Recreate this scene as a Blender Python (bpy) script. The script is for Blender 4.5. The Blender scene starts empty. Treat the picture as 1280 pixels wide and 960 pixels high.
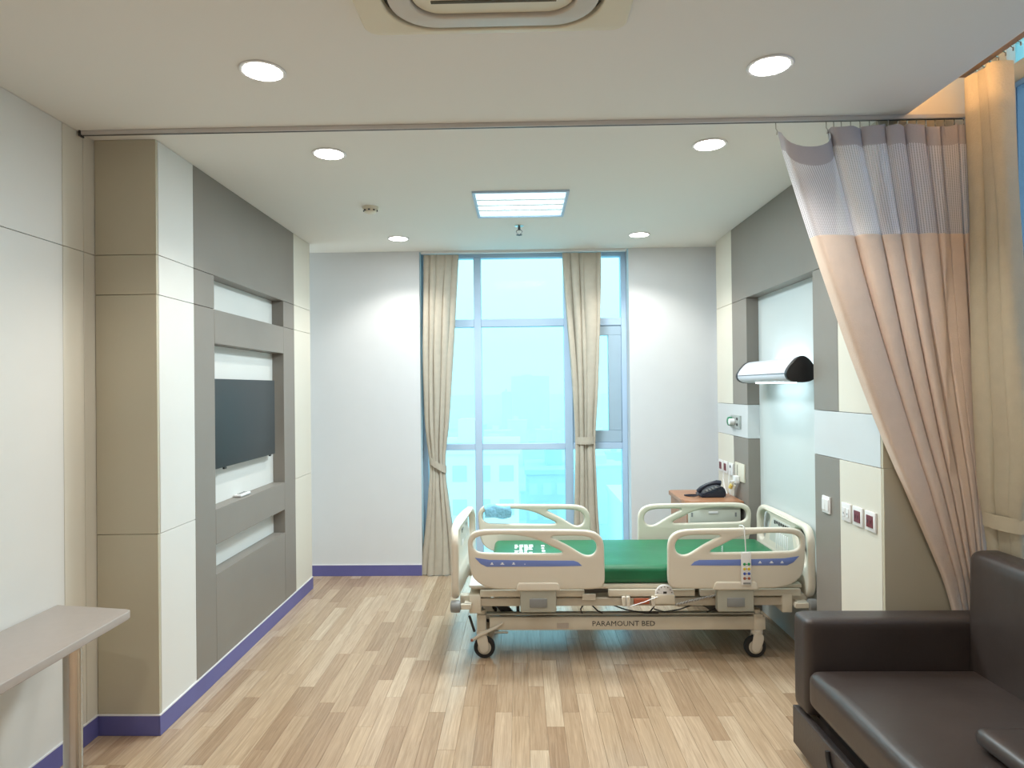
import bpy, bmesh, math, random
from mathutils import Vector, Matrix
random.seed(7)
PI = math.pi
scn = bpy.context.scene
col = scn.collection

# ------------------------------------------------------------------ camera
CAM_H = 1.6087
yaw, roll, pitch = 0.0211, -0.0108, 0.0063
fw = Vector((-math.sin(yaw)*math.cos(pitch), math.cos(yaw)*math.cos(pitch), math.sin(pitch)))
rt = Vector((math.cos(yaw), math.sin(yaw), 0)); up = rt.cross(fw)
r2 = math.cos(roll)*rt + math.sin(roll)*up
u2 = -math.sin(roll)*rt + math.cos(roll)*up
cd = bpy.data.cameras.new('camera'); cam = bpy.data.objects.new('camera', cd); col.objects.link(cam)
M = Matrix.Identity(4)
for i in range(3):
    M[i][0] = r2[i]; M[i][1] = u2[i]; M[i][2] = -fw[i]
M[2][3] = CAM_H
cam.matrix_world = M
cd.sensor_width = 36; cd.lens = 818.3755*36/1280; cd.shift_x = (640-633.3273)/1280
cd.clip_start = .05; cd.clip_end = 5000
scn.camera = cam

# ------------------------------------------------------------------ sky and exposure
w = bpy.data.worlds.new('sky'); scn.world = w; w.use_nodes = True
bg = w.node_tree.nodes['Background']
bg.inputs[0].default_value = (0.84, 0.98, 1.0, 1); bg.inputs[1].default_value = 1.35
scn.view_settings.view_transform = 'Standard'; scn.view_settings.look = 'None'
scn.view_settings.gamma = 1; scn.view_settings.use_curve_mapping = False
scn.view_settings.exposure = 0.80
scn.cycles.volume_bounces = 6
DOWNLIGHT_W = 26; PANEL_W = 36; COVE = 15.0; BEDLAMP = 5.0

# ------------------------------------------------------------------ materials
MATS = {}
def mat(name, c=(.8,.8,.8), rough=.5, metal=0, bump=0, bscale=40, var=0, vscale=6, spec=.5, emit=None, estr=0, coat=0, stretch=None):
    if name in MATS: return MATS[name]
    m = bpy.data.materials.new(name); m.use_nodes = True; nt = m.node_tree; b = nt.nodes['Principled BSDF']
    b.inputs['Base Color'].default_value = (*c, 1); b.inputs['Roughness'].default_value = rough
    b.inputs['Metallic'].default_value = metal; b.inputs['Specular IOR Level'].default_value = spec
    if coat: b.inputs['Coat Weight'].default_value = coat
    tc = nt.nodes.new('ShaderNodeTexCoord'); src = tc.outputs['Object']
    if stretch:
        mp = nt.nodes.new('ShaderNodeMapping'); mp.inputs['Scale'].default_value = stretch
        nt.links.new(src, mp.inputs[0]); src = mp.outputs[0]
    if var:
        n = nt.nodes.new('ShaderNodeTexNoise'); n.inputs['Scale'].default_value = vscale; n.inputs['Detail'].default_value = 4
        nt.links.new(src, n.inputs['Vector'])
        r = nt.nodes.new('ShaderNodeValToRGB')
        r.color_ramp.elements[0].position = .3; r.color_ramp.elements[1].position = .7
        r.color_ramp.elements[0].color = (*[x*(1-var) for x in c], 1); r.color_ramp.elements[1].color = (*[min(1, x*(1+var)) for x in c], 1)
        nt.links.new(n.outputs['Fac'], r.inputs[0]); nt.links.new(r.outputs[0], b.inputs['Base Color'])
    if bump:
        n = nt.nodes.new('ShaderNodeTexNoise'); n.inputs['Scale'].default_value = bscale; n.inputs['Detail'].default_value = 3
        nt.links.new(src, n.inputs['Vector'])
        bp = nt.nodes.new('ShaderNodeBump'); bp.inputs['Strength'].default_value = bump; bp.inputs['Distance'].default_value = .01
        nt.links.new(n.outputs['Fac'], bp.inputs['Height']); nt.links.new(bp.outputs[0], b.inputs['Normal'])
    if emit:
        b.inputs['Emission Color'].default_value = (*emit, 1); b.inputs['Emission Strength'].default_value = estr
    MATS[name] = m; return m

def s2l(r, g, b):
    f = lambda x: (x/255/12.92) if x/255 <= .04045 else ((x/255+.055)/1.055)**2.4
    return (f(r), f(g), f(b))

paint_ceiling = mat('ceiling_paint', (.84,.83,.79), .9, bump=.02, bscale=250)
paint_wall = mat('wall_paint', (.70,.72,.745), .85, bump=.03, bscale=180, var=.01)
lam_white = mat('laminate_white', (.75,.75,.72), .42, var=.015, vscale=3)
lam_cream = mat('laminate_cream', (.72,.69,.60), .42, var=.015, vscale=3)
lam_taupe = mat('laminate_taupe', (.245,.222,.195), .45, var=.03, vscale=3)
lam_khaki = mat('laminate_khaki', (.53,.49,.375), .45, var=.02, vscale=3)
lam_pale = mat('laminate_pale_gloss', (.63,.655,.67), .22, var=.015, vscale=3)
lam_niche = mat('laminate_niche', (.58,.62,.615), .5, var=.015, vscale=3)
backing = mat('joint_backing', (.40,.37,.31), .9, var=.05)
vinyl_base = mat('baseboard_vinyl', (.125,.125,.34), .4, var=.04, vscale=8)
white_edge = mat('baseboard_edge', (.75,.75,.78), .5, var=.02)
alu_blue = mat('window_aluminium_veiled', (.47,.62,.80), .4, var=.02, vscale=4)  # bluish veil of outdoor haze light put into the window frame colour
alu_grey = mat('window_aluminium_grey', (.55,.62,.66), .4, var=.02, vscale=4)
alu_sash = mat('window_sash', (.40,.53,.64), .4, var=.02)
black_plastic = mat('black_plastic', (.012,.012,.014), .35, bump=.03, bscale=300)
black_gloss = mat('screen_black', (.030,.038,.042), .5, var=.03)
white_plastic = mat('white_plastic', (.80,.80,.80), .35, var=.01)
cream_plastic = mat('cream_plastic', (.72,.68,.56), .38, var=.02, vscale=5)
cream_dull = mat('cream_dull', (.58,.54,.44), .45, var=.03, vscale=5)
bed_shell = mat('bed_shell_plastic', (.71,.66,.56), .33, var=.02, vscale=4)
bed_metal = mat('bed_painted_metal', (.68,.63,.52), .35, var=.03, vscale=6)
bed_grey = mat('bed_bracket_plastic', (.40,.40,.34), .4, var=.03, vscale=8)
grey_plastic = mat('grey_plastic', (.24,.25,.25), .45, var=.03)
dark_metal = mat('dark_metal', (.06,.06,.062), .4, metal=.6, var=.05)
chrome = mat('chrome', (.62,.60,.56), .22, metal=1, var=.02)
rubber = mat('rubber', (.02,.02,.02), .7, bump=.05)
mattress_green = mat('mattress_green_vinyl', (.008,.15,.062), .38, bump=.12, bscale=14, var=.12, vscale=5)
blue_decal = mat('blue_decal', (.17,.25,.60), .35, var=.03)
white_print = mat('white_print', (.85,.88,.92), .5, var=.01)
black_print = mat('black_print', (.03,.03,.03), .5, var=.01)
leather = mat('sofa_leather', (.050,.038,.034), .36, bump=.18, bscale=9, var=.15, vscale=3)
leather_fine = mat('sofa_leather_panel', (.048,.037,.034), .42, bump=.06, bscale=60, var=.1, vscale=4)
wood_top = mat('cabinet_wood', (.40,.19,.10), .35, var=.18, vscale=6, stretch=(1,14,6))
cab_pale = mat('cabinet_pale', (.60,.63,.55), .4, var=.02)
red_dark = mat('socket_dark_red', (.16,.012,.025), .35, var=.03)
green_out = mat('outlet_green', (.01,.20,.09), .35, var=.03)
steel_grey = mat('steel_plate', (.48,.50,.48), .35, metal=.5, var=.03)
orange_pl = mat('orange_plastic', (.42,.11,.05), .5, var=.05)
yellow_pl = mat('yellow_plastic', (.75,.60,.16), .45, var=.05)
table_top_m = mat('table_laminate', (.40,.355,.325), .38, var=.02, vscale=30)
phone_m = mat('phone_plastic', (.015,.019,.034), .35, bump=.03, bscale=200)
curt_beige = mat('curtain_beige', (.50,.455,.38), .85, bump=.25, bscale=120, var=.04, vscale=20, spec=.1)
curt_gold = mat('curtain_gold_beige', (.60,.54,.41), .85, bump=.2, bscale=120, var=.03, vscale=20, spec=.1)
curt_peach = mat('curtain_peach', (.85,.70,.595), .85, bump=.2, bscale=150, var=.03, vscale=15, spec=.1)
curt_header = mat('curtain_header', (.50,.47,.50), .85, bump=.2, bscale=200, var=.03, spec=.1)
cloth_blue = mat('cloth_blue', (.26,.55,.74), .85, bump=.5, bscale=60, var=.12, vscale=40, spec=.1)
lens_warm = mat('downlight_lens', (.9,.9,.9), .5, emit=(1,.95,.87), estr=14, var=.01)
lens_cool = mat('panel_tube', (.9,.9,.9), .5, emit=(.80,.97,1), estr=5.0, var=.01)
lens_panel = mat('panel_reflector', (.82,.90,.95), .4, emit=(.70,.92,1), estr=.45, var=.01)
lens_bed = mat('bed_lamp_lens', (.9,.9,.9), .5, emit=(.70,.93,1), estr=BEDLAMP, var=.01)
cove_m = mat('cove_led', (.9,.8,.6), .5, emit=(1,.56,.26), estr=COVE, var=.01)
btn = {k: mat('button_'+k, c, .4, var=.02) for k, c in dict(green=(.03,.35,.12), yellow=(.75,.55,.04), blue=(.05,.10,.45), red=(.35,.10,.06)).items()}

def plank_mat():
    m = bpy.data.materials.new('plank_vinyl'); m.use_nodes = True; nt = m.node_tree; b = nt.nodes['Principled BSDF']
    N = nt.nodes.new; Lk = nt.links.new
    oi = N('ShaderNodeObjectInfo'); tc = N('ShaderNodeTexCoord')
    add = N('ShaderNodeVectorMath'); add.operation = 'MULTIPLY_ADD'
    comb = N('ShaderNodeCombineXYZ')
    for i in range(3): Lk(oi.outputs['Random'], comb.inputs[i])
    Lk(comb.outputs[0], add.inputs[0]); add.inputs[1].default_value = (37, 91, 13); Lk(tc.outputs['Object'], add.inputs[2])
    mp = N('ShaderNodeMapping'); mp.inputs['Scale'].default_value = (60, 2.2, 1); Lk(add.outputs[0], mp.inputs[0])
    n = N('ShaderNodeTexNoise'); n.inputs['Scale'].default_value = 1.6; n.inputs['Detail'].default_value = 7; n.inputs['Roughness'].default_value = .62
    n.inputs['Distortion'].default_value = .9; Lk(mp.outputs[0], n.inputs['Vector'])
    r1 = N('ShaderNodeValToRGB'); e = r1.color_ramp.elements
    e[0].position = 0; e[0].color = (*s2l(164,138,112), 1); e[1].position = 1; e[1].color = (*s2l(204,184,158), 1)
    x = r1.color_ramp.elements.new(.22); x.color = (*s2l(178,153,126), 1)
    x = r1.color_ramp.elements.new(.55); x.color = (*s2l(190,166,138), 1)
    x = r1.color_ramp.elements.new(.8); x.color = (*s2l(195,172,146), 1)
    Lk(oi.outputs['Random'], r1.inputs[0])
    r2_ = N('ShaderNodeValToRGB'); e = r2_.color_ramp.elements
    e[0].position = .3; e[0].color = (.62,.58,.54,1); e[1].position = .68; e[1].color = (1.06,1.06,1.06,1)
    Lk(n.outputs['Fac'], r2_.inputs[0])
    mx = N('ShaderNodeMix'); mx.data_type = 'RGBA'; mx.blend_type = 'MULTIPLY'; mx.inputs[0].default_value = .8
    Lk(r1.outputs[0], mx.inputs[6]); Lk(r2_.outputs[0], mx.inputs[7]); Lk(mx.outputs[2], b.inputs['Base Color'])
    b.inputs['Roughness'].default_value = .22
    bp = N('ShaderNodeBump'); bp.inputs['Strength'].default_value = .06; bp.inputs['Distance'].default_value = .004
    Lk(n.outputs['Fac'], bp.inputs['Height']); Lk(bp.outputs[0], b.inputs['Normal'])
    return m
plank_m = plank_mat()
floor_base = mat('floor_base', s2l(196,166,136), .4, var=.15, vscale=2, stretch=(10,1,1))

def glass_mat(name, tint, refl=.06):
    m = bpy.data.materials.new(name); m.use_nodes = True; nt = m.node_tree
    for n in list(nt.nodes): nt.nodes.remove(n)
    o = nt.nodes.new('ShaderNodeOutputMaterial'); t = nt.nodes.new('ShaderNodeBsdfTransparent'); g = nt.nodes.new('ShaderNodeBsdfGlossy')
    t.inputs[0].default_value = (*tint, 1); g.inputs['Roughness'].default_value = .02; g.inputs[0].default_value = (.8,.9,1,1)
    mix = nt.nodes.new('ShaderNodeMixShader'); fr = nt.nodes.new('ShaderNodeFresnel'); fr.inputs[0].default_value = 1.06
    nt.links.new(fr.outputs[0], mix.inputs[0]); nt.links.new(t.outputs[0], mix.inputs[1]); nt.links.new(g.outputs[0], mix.inputs[2])
    nt.links.new(mix.outputs[0], o.inputs[0]); return m
glass = glass_mat('tinted_glass', (.66,.93,1.0))
glass_side = glass_mat('tinted_glass_blue', (.42,.52,.62))

def net_mat():
    m = bpy.data.materials.new('curtain_net'); m.use_nodes = True; nt = m.node_tree; b = nt.nodes['Principled BSDF']
    N = nt.nodes.new; Lk = nt.links.new
    b.inputs['Base Color'].default_value = (.80,.79,.85,1); b.inputs['Roughness'].default_value = .9; b.inputs['Specular IOR Level'].default_value = .1
    uv = N('ShaderNodeTexCoord'); sp = N('ShaderNodeSeparateXYZ'); Lk(uv.outputs['UV'], sp.inputs[0])
    def wave(out, k):
        mu = N('ShaderNodeMath'); mu.operation = 'MULTIPLY'; mu.inputs[1].default_value = k*2*PI; Lk(out, mu.inputs[0])
        s = N('ShaderNodeMath'); s.operation = 'SINE'; Lk(mu.outputs[0], s.inputs[0]); return s.outputs[0]
    a = wave(sp.outputs[0], 150); c = wave(sp.outputs[1], 75)
    mx = N('ShaderNodeMath'); mx.operation = 'MAXIMUM'; Lk(a, mx.inputs[0])
    sc = N('ShaderNodeMath'); sc.operation = 'SUBTRACT'; sc.inputs[1].default_value = .45; Lk(c, sc.inputs[0]); Lk(sc.outputs[0], mx.inputs[1])
    mr = N('ShaderNodeMapRange'); mr.inputs[1].default_value = -.5; mr.inputs[2].default_value = .4; mr.inputs[3].default_value = .42; mr.inputs[4].default_value = .96
    Lk(mx.outputs[0], mr.inputs[0]); Lk(mr.outputs[0], b.inputs['Alpha'])
    return m
curt_net = net_mat()

# ------------------------------------------------------------------ builders
WL = {}
def new_obj(name, data, loc=(0,0,0), parent=None):
    o = bpy.data.objects.new(name, data); col.objects.link(o)
    loc = Vector(loc); WL[o] = loc
    if parent is not None:
        o.parent = parent; o.location = loc - WL[parent]
    else: o.location = loc
    return o
def tag(o, label=None, cat=None, group=None, kind=None):
    if label: o['label'] = label
    if cat: o['category'] = cat
    if group: o['group'] = group
    if kind: o['kind'] = kind
    return o
def thing(name, loc, label, cat, group=None):
    o = new_obj(name, None, loc); o.empty_display_size = .1
    return tag(o, label, cat, group)
def finish(name, bm, m, parent=None, smooth=None, label=None):
    """one mesh object; its origin goes to the middle of its base"""
    bmesh.ops.recalc_face_normals(bm, faces=bm.faces)
    lo = Vector([min(v.co[i] for v in bm.verts) for i in range(3)]); hi = Vector([max(v.co[i] for v in bm.verts) for i in range(3)])
    org = Vector(((lo.x+hi.x)/2, (lo.y+hi.y)/2, lo.z))
    bmesh.ops.translate(bm, vec=-org, verts=bm.verts)
    me = bpy.data.meshes.new(name); bm.to_mesh(me); bm.free()
    me.materials.append(m)
    if smooth is not None:
        me.polygons.foreach_set('use_smooth', [True]*len(me.polygons))
        if smooth < 180:
            try: me.set_sharp_from_angle(angle=math.radians(smooth))
            except Exception: pass
    o = new_obj(name, me, org, parent)
    if label: o['label'] = label
    return o
def bx(bm, x0, x1, y0, y1, z0, z1, bev=0, seg=2):
    v = [bm.verts.new((x, y, z)) for x in (x0, x1) for y in (y0, y1) for z in (z0, z1)]
    q = [(0,1,3,2),(4,6,7,5),(0,4,5,1),(2,3,7,6),(0,2,6,4),(1,5,7,3)]
    fs = [bm.faces.new([v[i] for i in f]) for f in q]
    if bev:
        es = list({e for f in fs for e in f.edges})
        bmesh.ops.bevel(bm, geom=es, offset=bev, segments=seg, profile=.5, affect='EDGES')
def box(name, x0, x1, y0, y1, z0, z1, m, parent=None, bev=0, seg=2, label=None):
    bm = bmesh.new(); bx(bm, min(x0,x1), max(x0,x1), min(y0,y1), max(y0,y1), min(z0,z1), max(z0,z1), bev, seg)
    return finish(name, bm, m, parent, 40 if bev else None, label)
def tube_bm(bm, pts, r, n=8, closed=False, flat=1.0):
    pts = [Vector(p) for p in pts]; N = len(pts); rings = []
    rs = r if isinstance(r, (list, tuple)) else [r]*N
    prev = None
    for i, p in enumerate(pts):
        if closed: t = (pts[(i+1) % N]-pts[i-1]).normalized()
        else: t = (pts[min(i+1, N-1)]-pts[max(i-1, 0)]).normalized()
        if prev is None:
            a = Vector((0,0,1)) if abs(t.z) < .9 else Vector((1,0,0))
            nn = (a-t*a.dot(t)).normalized()
        else: nn = (prev-t*prev.dot(t)).normalized()
        prev = nn; bb = t.cross(nn)
        rings.append([bm.verts.new(p+rs[i]*(math.cos(2*PI*k/n)*nn+flat*math.sin(2*PI*k/n)*bb)) for k in range(n)])
    for i in range(N if closed else N-1):
        a, b = rings[i], rings[(i+1) % N]
        for k in range(n): bm.faces.new((a[k], a[(k+1) % n], b[(k+1) % n], b[k]))
    if not closed:
        bm.faces.new(rings[0][::-1]); bm.faces.new(rings[-1])
def tube(name, pts, r, m, parent=None, n=8, closed=False, label=None):
    bm = bmesh.new(); tube_bm(bm, pts, r, n, closed); return finish(name, bm, m, parent, 50, label)
def lathe_bm(bm, prof, c, axis='z', n=32):
    """prof: (radius, height) pairs"""
    rings = []
    for r, h in prof:
        ring = []
        for k in range(n):
            a = 2*PI*k/n; u, v = r*math.cos(a), r*math.sin(a)
            p = {'z': (u, v, h), 'y': (u, h, v), 'x': (h, u, v)}[axis]
            ring.append(bm.verts.new(Vector(c)+Vector(p)))
        rings.append(ring)
    for a, b in zip(rings, rings[1:]):
        for k in range(n): bm.faces.new((a[k], a[(k+1) % n], b[(k+1) % n], b[k]))
    bm.faces.new(rings[0]); bm.faces.new(rings[-1])
def lathe(name, prof, c, m, parent=None, axis='z', n=32, label=None):
    bm = bmesh.new(); lathe_bm(bm, prof, c, axis, n); return finish(name, bm, m, parent, 35, label)
def chaikin(p, it=3, k=.25):
    for _ in range(it):
        q = []
        for i in range(len(p)):
            a, b = p[i], p[(i+1) % len(p)]
            q.append((a[0]*(1-k)+b[0]*k, a[1]*(1-k)+b[1]*k)); q.append((a[0]*k+b[0]*(1-k), a[1]*k+b[1]*(1-k)))
        p = q
    return p
def rrect(x0, x1, y0, y1, r, n=6):
    out = []
    for cx, cy, a0 in ((x1-r, y1-r, 0), (x0+r, y1-r, 90), (x0+r, y0+r, 180), (x1-r, y0+r, 270)):
        for k in range(n+1):
            a = math.radians(a0+90*k/n); out.append((cx+r*math.cos(a), cy+r*math.sin(a)))
    return out
def plate_bm(loops, thick, bev, place, res=3):
    """filled 2D outline with holes, thickened, edges rounded; place maps (u, v, w) to a point"""
    cu = bpy.data.curves.new('outline', 'CURVE'); cu.dimensions = '2D'; cu.fill_mode = 'BOTH'
    for lp in loops:
        s = cu.splines.new('POLY'); s.points.add(len(lp)-1); s.use_cyclic_u = True
        for i, (u, v) in enumerate(lp): s.points[i].co = (u, v, 0, 1)
    cu.extrude = max(thick/2-bev, .0002); cu.bevel_depth = bev; cu.bevel_resolution = res; cu.offset = -bev
    o = bpy.data.objects.new('outline', cu); col.objects.link(o)
    bpy.context.view_layer.update()
    me = bpy.data.meshes.new_from_object(o.evaluated_get(bpy.context.evaluated_depsgraph_get()))
    bm = bmesh.new(); bm.from_mesh(me)
    bmesh.ops.remove_doubles(bm, verts=bm.verts, dist=1e-5)
    for v in bm.verts: v.co = place(v.co.x, v.co.y, v.co.z)
    bpy.data.objects.remove(o); bpy.data.curves.remove(cu); bpy.data.meshes.remove(me)
    return bm
def plate(name, loops, thick, bev, place, m, parent=None, label=None, res=3):
    return finish(name, plate_bm(loops, thick, bev, place, res), m, parent, 45, label)
def text_mesh(name, s, h, place, m, parent=None, thick=.001, bold=0, sx=1):
    cu = bpy.data.curves.new('lettering', 'FONT'); cu.body = s; cu.size = h/.7; cu.extrude = thick/2; cu.offset = bold
    cu.align_x = 'CENTER'; cu.resolution_u = 2
    o = bpy.data.objects.new('lettering', cu); col.objects.link(o); bpy.context.view_layer.update()
    me = bpy.data.meshes.new_from_object(o.evaluated_get(bpy.context.evaluated_depsgraph_get()))
    bm = bmesh.new(); bm.from_mesh(me)
    for v in bm.verts: v.co = place(v.co.x*sx, v.co.y, v.co.z)
    bpy.data.objects.remove(o); bpy.data.curves.remove(cu); bpy.data.meshes.remove(me)
    return finish(name, bm, m, parent)
def cushion(name, x0, x1, y0, y1, z0, z1, r, m, parent=None, n=14, puff=0, shear=None, noise=0):
    bm = bmesh.new(); bmesh.ops.create_cube(bm, size=2)
    bmesh.ops.subdivide_edges(bm, edges=bm.edges[:], cuts=n, use_grid_fill=True)
    d = Vector(((x1-x0)/2, (y1-y0)/2, (z1-z0)/2)); c = Vector(((x0+x1)/2, (y0+y1)/2, (z0+z1)/2)); r = min(r, min(d)*.98)
    rn = random.Random(len(name)*7)
    ph = [rn.random()*6 for _ in range(6)]
    for v in bm.verts:
        s = v.co.copy()
        g = Vector([math.sin(s[i]*PI/2) if abs(s[i]) < 1 else s[i] for i in range(3)])
        p = Vector([g[i]*d[i] for i in range(3)])
        inn = Vector([max(-(d[i]-r), min(d[i]-r, p[i])) for i in range(3)])
        q = p-inn
        if q.length > 1e-9: p = inn+q.normalized()*r
        if puff and s.z > 0: p.z += puff*(1-g.x**2)*(1-g.y**2)*max(0, s.z)
        if noise:
            p.z += noise*max(0, s.z)*(math.sin(9*p.y+ph[0]+2*math.sin(3*p.x+ph[1]))*.6+math.sin(23*p.y+4*p.x+ph[2])*.4)*(1-g.x**4)*(1-g.y**4)
        if shear: p.x += shear*(p.z+d.z)
        v.co = c+p
    return finish(name, bm, m, parent, 180)
def interp(tab, t):
    if t <= tab[0][0]: return tab[0][1]
    for (a, va), (b, vb) in zip(tab, tab[1:]):
        if t <= b:
            k = (t-a)/(b-a)
            return va+(vb-va)*k
    return tab[-1][1]
def drape_bm(left, right, z0, z1, nf, amp, place, nz=50, per=14, phase=0, top=None, seed=1, vlo=0, vhi=1, fold=1.0, sagw=None, widths=None):
    """hanging cloth: left(z), right(z) tables in metres, nf folds, place(u, depth, z)"""
    rn = random.Random(seed); wd = [rn.uniform(.55, 1.6) for _ in range(nf)]; am = [rn.uniform(.55, 1.1) for _ in range(nf)]
    if widths: wd = widths
    cum = [0]
    for q in wd: cum.append(cum[-1]+q/sum(wd))
    lean = [rn.uniform(-.6, .6) for _ in range(nf)]
    bm = bmesh.new(); uvl = bm.loops.layers.uv.new('UVMap'); ns = nf*per; grid = []
    for j in range(nz+1):
        z = z0+(z1-z0)*j/nz; L = sum(interp(left, z+q*.05) for q in range(-3, 4))/7; R = sum(interp(right, z+q*.05) for q in range(-3, 4))/7; row = []
        for i in range(ns+1):
            k = min(i//per, nf-1); t = (i-k*per)/per; s = cum[k]+(cum[k+1]-cum[k])*t
            tt = t**(2**(lean[k]+.07*math.sin(2.3*z+k)))
            lobe = math.sin(PI*tt)**.55 if 0 < tt < 1 else 0
            a = am[k]; wv = 1-2*lobe
            if abs(t) < 1e-6 or abs(t-1) < 1e-6: a = .5*(am[k]+am[min(k+1, nf-1) if t > .5 else max(k-1, 0)])
            side = .30*(cum[k+1]-cum[k])*(R-L)*math.sin(2*PI*t)*-(1+.2*math.sin(2*z+k))*fold
            A = amp(z) if callable(amp) else amp
            zz = z+(top(s)*(sagw((z-z0)/(z1-z0)) if sagw else 1) if top else 0)
            u = L+(R-L)*s+side*(1 if 0 < i < ns else 0)
            row.append((bm.verts.new(place(u, A*a*wv+.1*A*math.sin(17*s+5*z), zz)), s, vlo+(vhi-vlo)*j/nz))
        grid.append(row)
    for j in range(nz):
        for i in range(ns):
            q = (grid[j][i], grid[j][i+1], grid[j+1][i+1], grid[j+1][i])
            f = bm.faces.new([a[0] for a in q])
            for lp, a in zip(f.loops, q): lp[uvl].uv = (a[1], a[2])
    return bm
def copy_tree(o, delta, parent=None):
    c = o.copy(); col.objects.link(c); WL[c] = WL[o]+Vector(delta)
    if parent is None: c.location = WL[c]
    else: c.parent = parent
    for ch in list(o.children): copy_tree(ch, delta, c)
    return c

# ------------------------------------------------------------------ room dimensions
H = 2.8
XL, XLO, YL0, YL1 = -1.7065, -2.0017, 3.0418, 5.2915     # projecting left clad wall, outer left wall
XR, YR0, YR1 = 1.6225, 2.975, 5.4309
YB = 5.64; WX0, WX1 = -.866, .939; XW = 2.15             # back wall, window opening, side window plane
G = .0012                                                # half joint width

# ------------------------------------------------------------------ floor
fl = box('floor', -2.3, 2.4, -2.1, 5.95, -.12, -.005, floor_base); tag(fl, kind='structure')
box('floor_sheet', -2.2, 2.3, -2.05, 2.299, -.005, 0, floor_base, fl)
plank_cache = {}
def plank(x0, x1, y0, y1):
    key = (round(x1-x0, 4), round(y1-y0, 4))
    g = .0005
    if key not in plank_cache:
        o = box('plank', x0+g, x1-g, y0+g, y1-g, -.005, 0, plank_m, fl, .0004, 1); plank_cache[key] = o.data
        return
    new_obj('plank', plank_cache[key], ((x0+x1)/2, (y0+y1)/2, -.005), fl)
PW = .083; nrow = 46; xstart = -2.05; LEN = [.50, .62, .76]
rp = random.Random(3)
for i in range(nrow):
    x0 = xstart+i*PW; x1 = x0+PW; y = 2.3
    ymax = 5.9
    first = rp.choice([.2, .3, .4, .5, .62])
    k = 0
    while y < ymax-.02:
        ln = first if k == 0 else rp.choice(LEN)
        y1 = min(y+ln, ymax)
        if ymax-y1 < .15: y1 = ymax
        if y1 > 5.0 and (x1 < XL-.08 or x0 > 1.8) and y > 3.3: pass
        else: plank(x0, x1, round(y, 3), round(y1, 3))
        y = y1; k += 1

# ------------------------------------------------------------------ ceiling
bm = bmesh.new()
bx(bm, -2.3, 1.40, -2.1, 5.95, H, 3.16); bx(bm, 1.40, 1.72, -2.1, YR0, H, H+.03)
bx(bm, 1.40, 2.4, YR0+.019, 5.95, H, 3.16); bx(bm, 1.40, 2.4, -2.1, YR0, 3.10, 3.16)
tag(finish('ceiling', bm, paint_ceiling), kind='structure')

# ------------------------------------------------------------------ clad walls
def panel_x(par, xf, xb, y0, y1, z0, z1, m, label=None):     # panel facing along x
    box('panel', xf, xb, y0+G, y1-G, z0+G, z1-G, m, par, .0012, 1, label)
def panel_y(par, yf, yb, x0, x1, z0, z1, m):
    box('panel', x0+G, x1-G, yf, yb, z0+G, z1-G, m, par, .0012, 1)

wl = box('wall_left', -2.3, -1.812, YL0+.02, YL1, 0, H, backing); tag(wl, kind='structure')
bm = bmesh.new(); bx(bm, -2.3, XLO-.02, -2.1, YL0+.02, 0, H)
finish('backing', bm, backing, wl)
xb = -1.811
Z1, Z2, Z3 = .94, 2.068, 2.256
for a, b in ((YL0+.018, 3.394),):
    for z0, z1 in ((0, Z1), (Z1, Z2), (Z2, Z3), (Z3, H)): panel_x(wl, XL, xb, a, b, z0, z1, lam_white)
for z0, z1 in ((0, Z1), (Z1, Z2), (Z2, Z3), (Z3, H)): panel_x(wl, XL, xb, 4.913, YL1, z0, z1, lam_cream)
NY0, NY1 = 3.622, 4.688
panel_x(wl, XL, xb, 3.394, 4.913, Z3, H, lam_taupe)
for a, b in ((3.394, NY0), (NY1, 4.913)):
    panel_x(wl, XL, xb, a, b, 0, Z2, lam_taupe); panel_x(wl, XL, xb, a, b, Z2, Z3, lam_taupe)
panel_x(wl, XL, xb, NY0, NY1, 1.875, Z2, lam_taupe)
panel_x(wl, XL, xb, NY0, NY1, .751, .95, lam_taupe)
panel_x(wl, XL, xb, NY0, NY1, 0, .588, lam_taupe)
for z0, z1 in ((Z2, Z3), (.95, 1.875), (.588, .751)):
    box('niche_back', -1.790, xb, NY0, NY1, z0, z1, lam_white, wl)
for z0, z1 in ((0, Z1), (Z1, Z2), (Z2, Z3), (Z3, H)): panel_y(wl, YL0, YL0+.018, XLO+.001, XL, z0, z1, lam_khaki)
for a, b, m in ((-2.0, -.4, lam_white), (-.4, 1.2, lam_white), (1.2, 2.827, lam_white), (2.827, 2.965, lam_cream), (2.965, YL0+.012, lam_cream)):
    for z0, z1 in ((0, Z3), (Z3, H)): panel_x(wl, XLO, XLO-.018, a, b, z0, z1, m)

wr = box('wall_right', 1.731, 2.4, YR0+.018, YR1, 0, 3.16, backing); tag(wr, kind='structure')
xb = 1.73; B0, B1, ZT = 1.228, 1.470, 2.238
RN0, RN1 = 3.66, 4.722
for z0, z1, m in ((0, B0, lam_cream), (B1, ZT, lam_cream), (ZT, H, lam_cream)): panel_x(wr, XR, xb, 5.04, YR1, z0, z1, m)
panel_x(wr, XR, xb, RN1, YR1, B0, B1, lam_pale)
for z0, z1 in ((0, B0), (B1, ZT)):
    panel_x(wr, XR, xb, RN1, 5.04, z0, z1, lam_taupe); panel_x(wr, XR, xb, 3.378, RN0, z0, z1, lam_taupe)
    panel_x(wr, XR, xb, YR0+.018, 3.378, z0, z1, lam_cream)
panel_x(wr, XR, xb, YR0+.018, RN0, B0, B1, lam_pale)
panel_x(wr, XR, xb, 3.378, 5.04, ZT, H, lam_taupe)
panel_x(wr, XR, xb, YR0+.018, 3.378, ZT, H, lam_cream)
box('niche_back', 1.708, xb, RN0, RN1, 0, ZT, lam_niche, wr)
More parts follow.
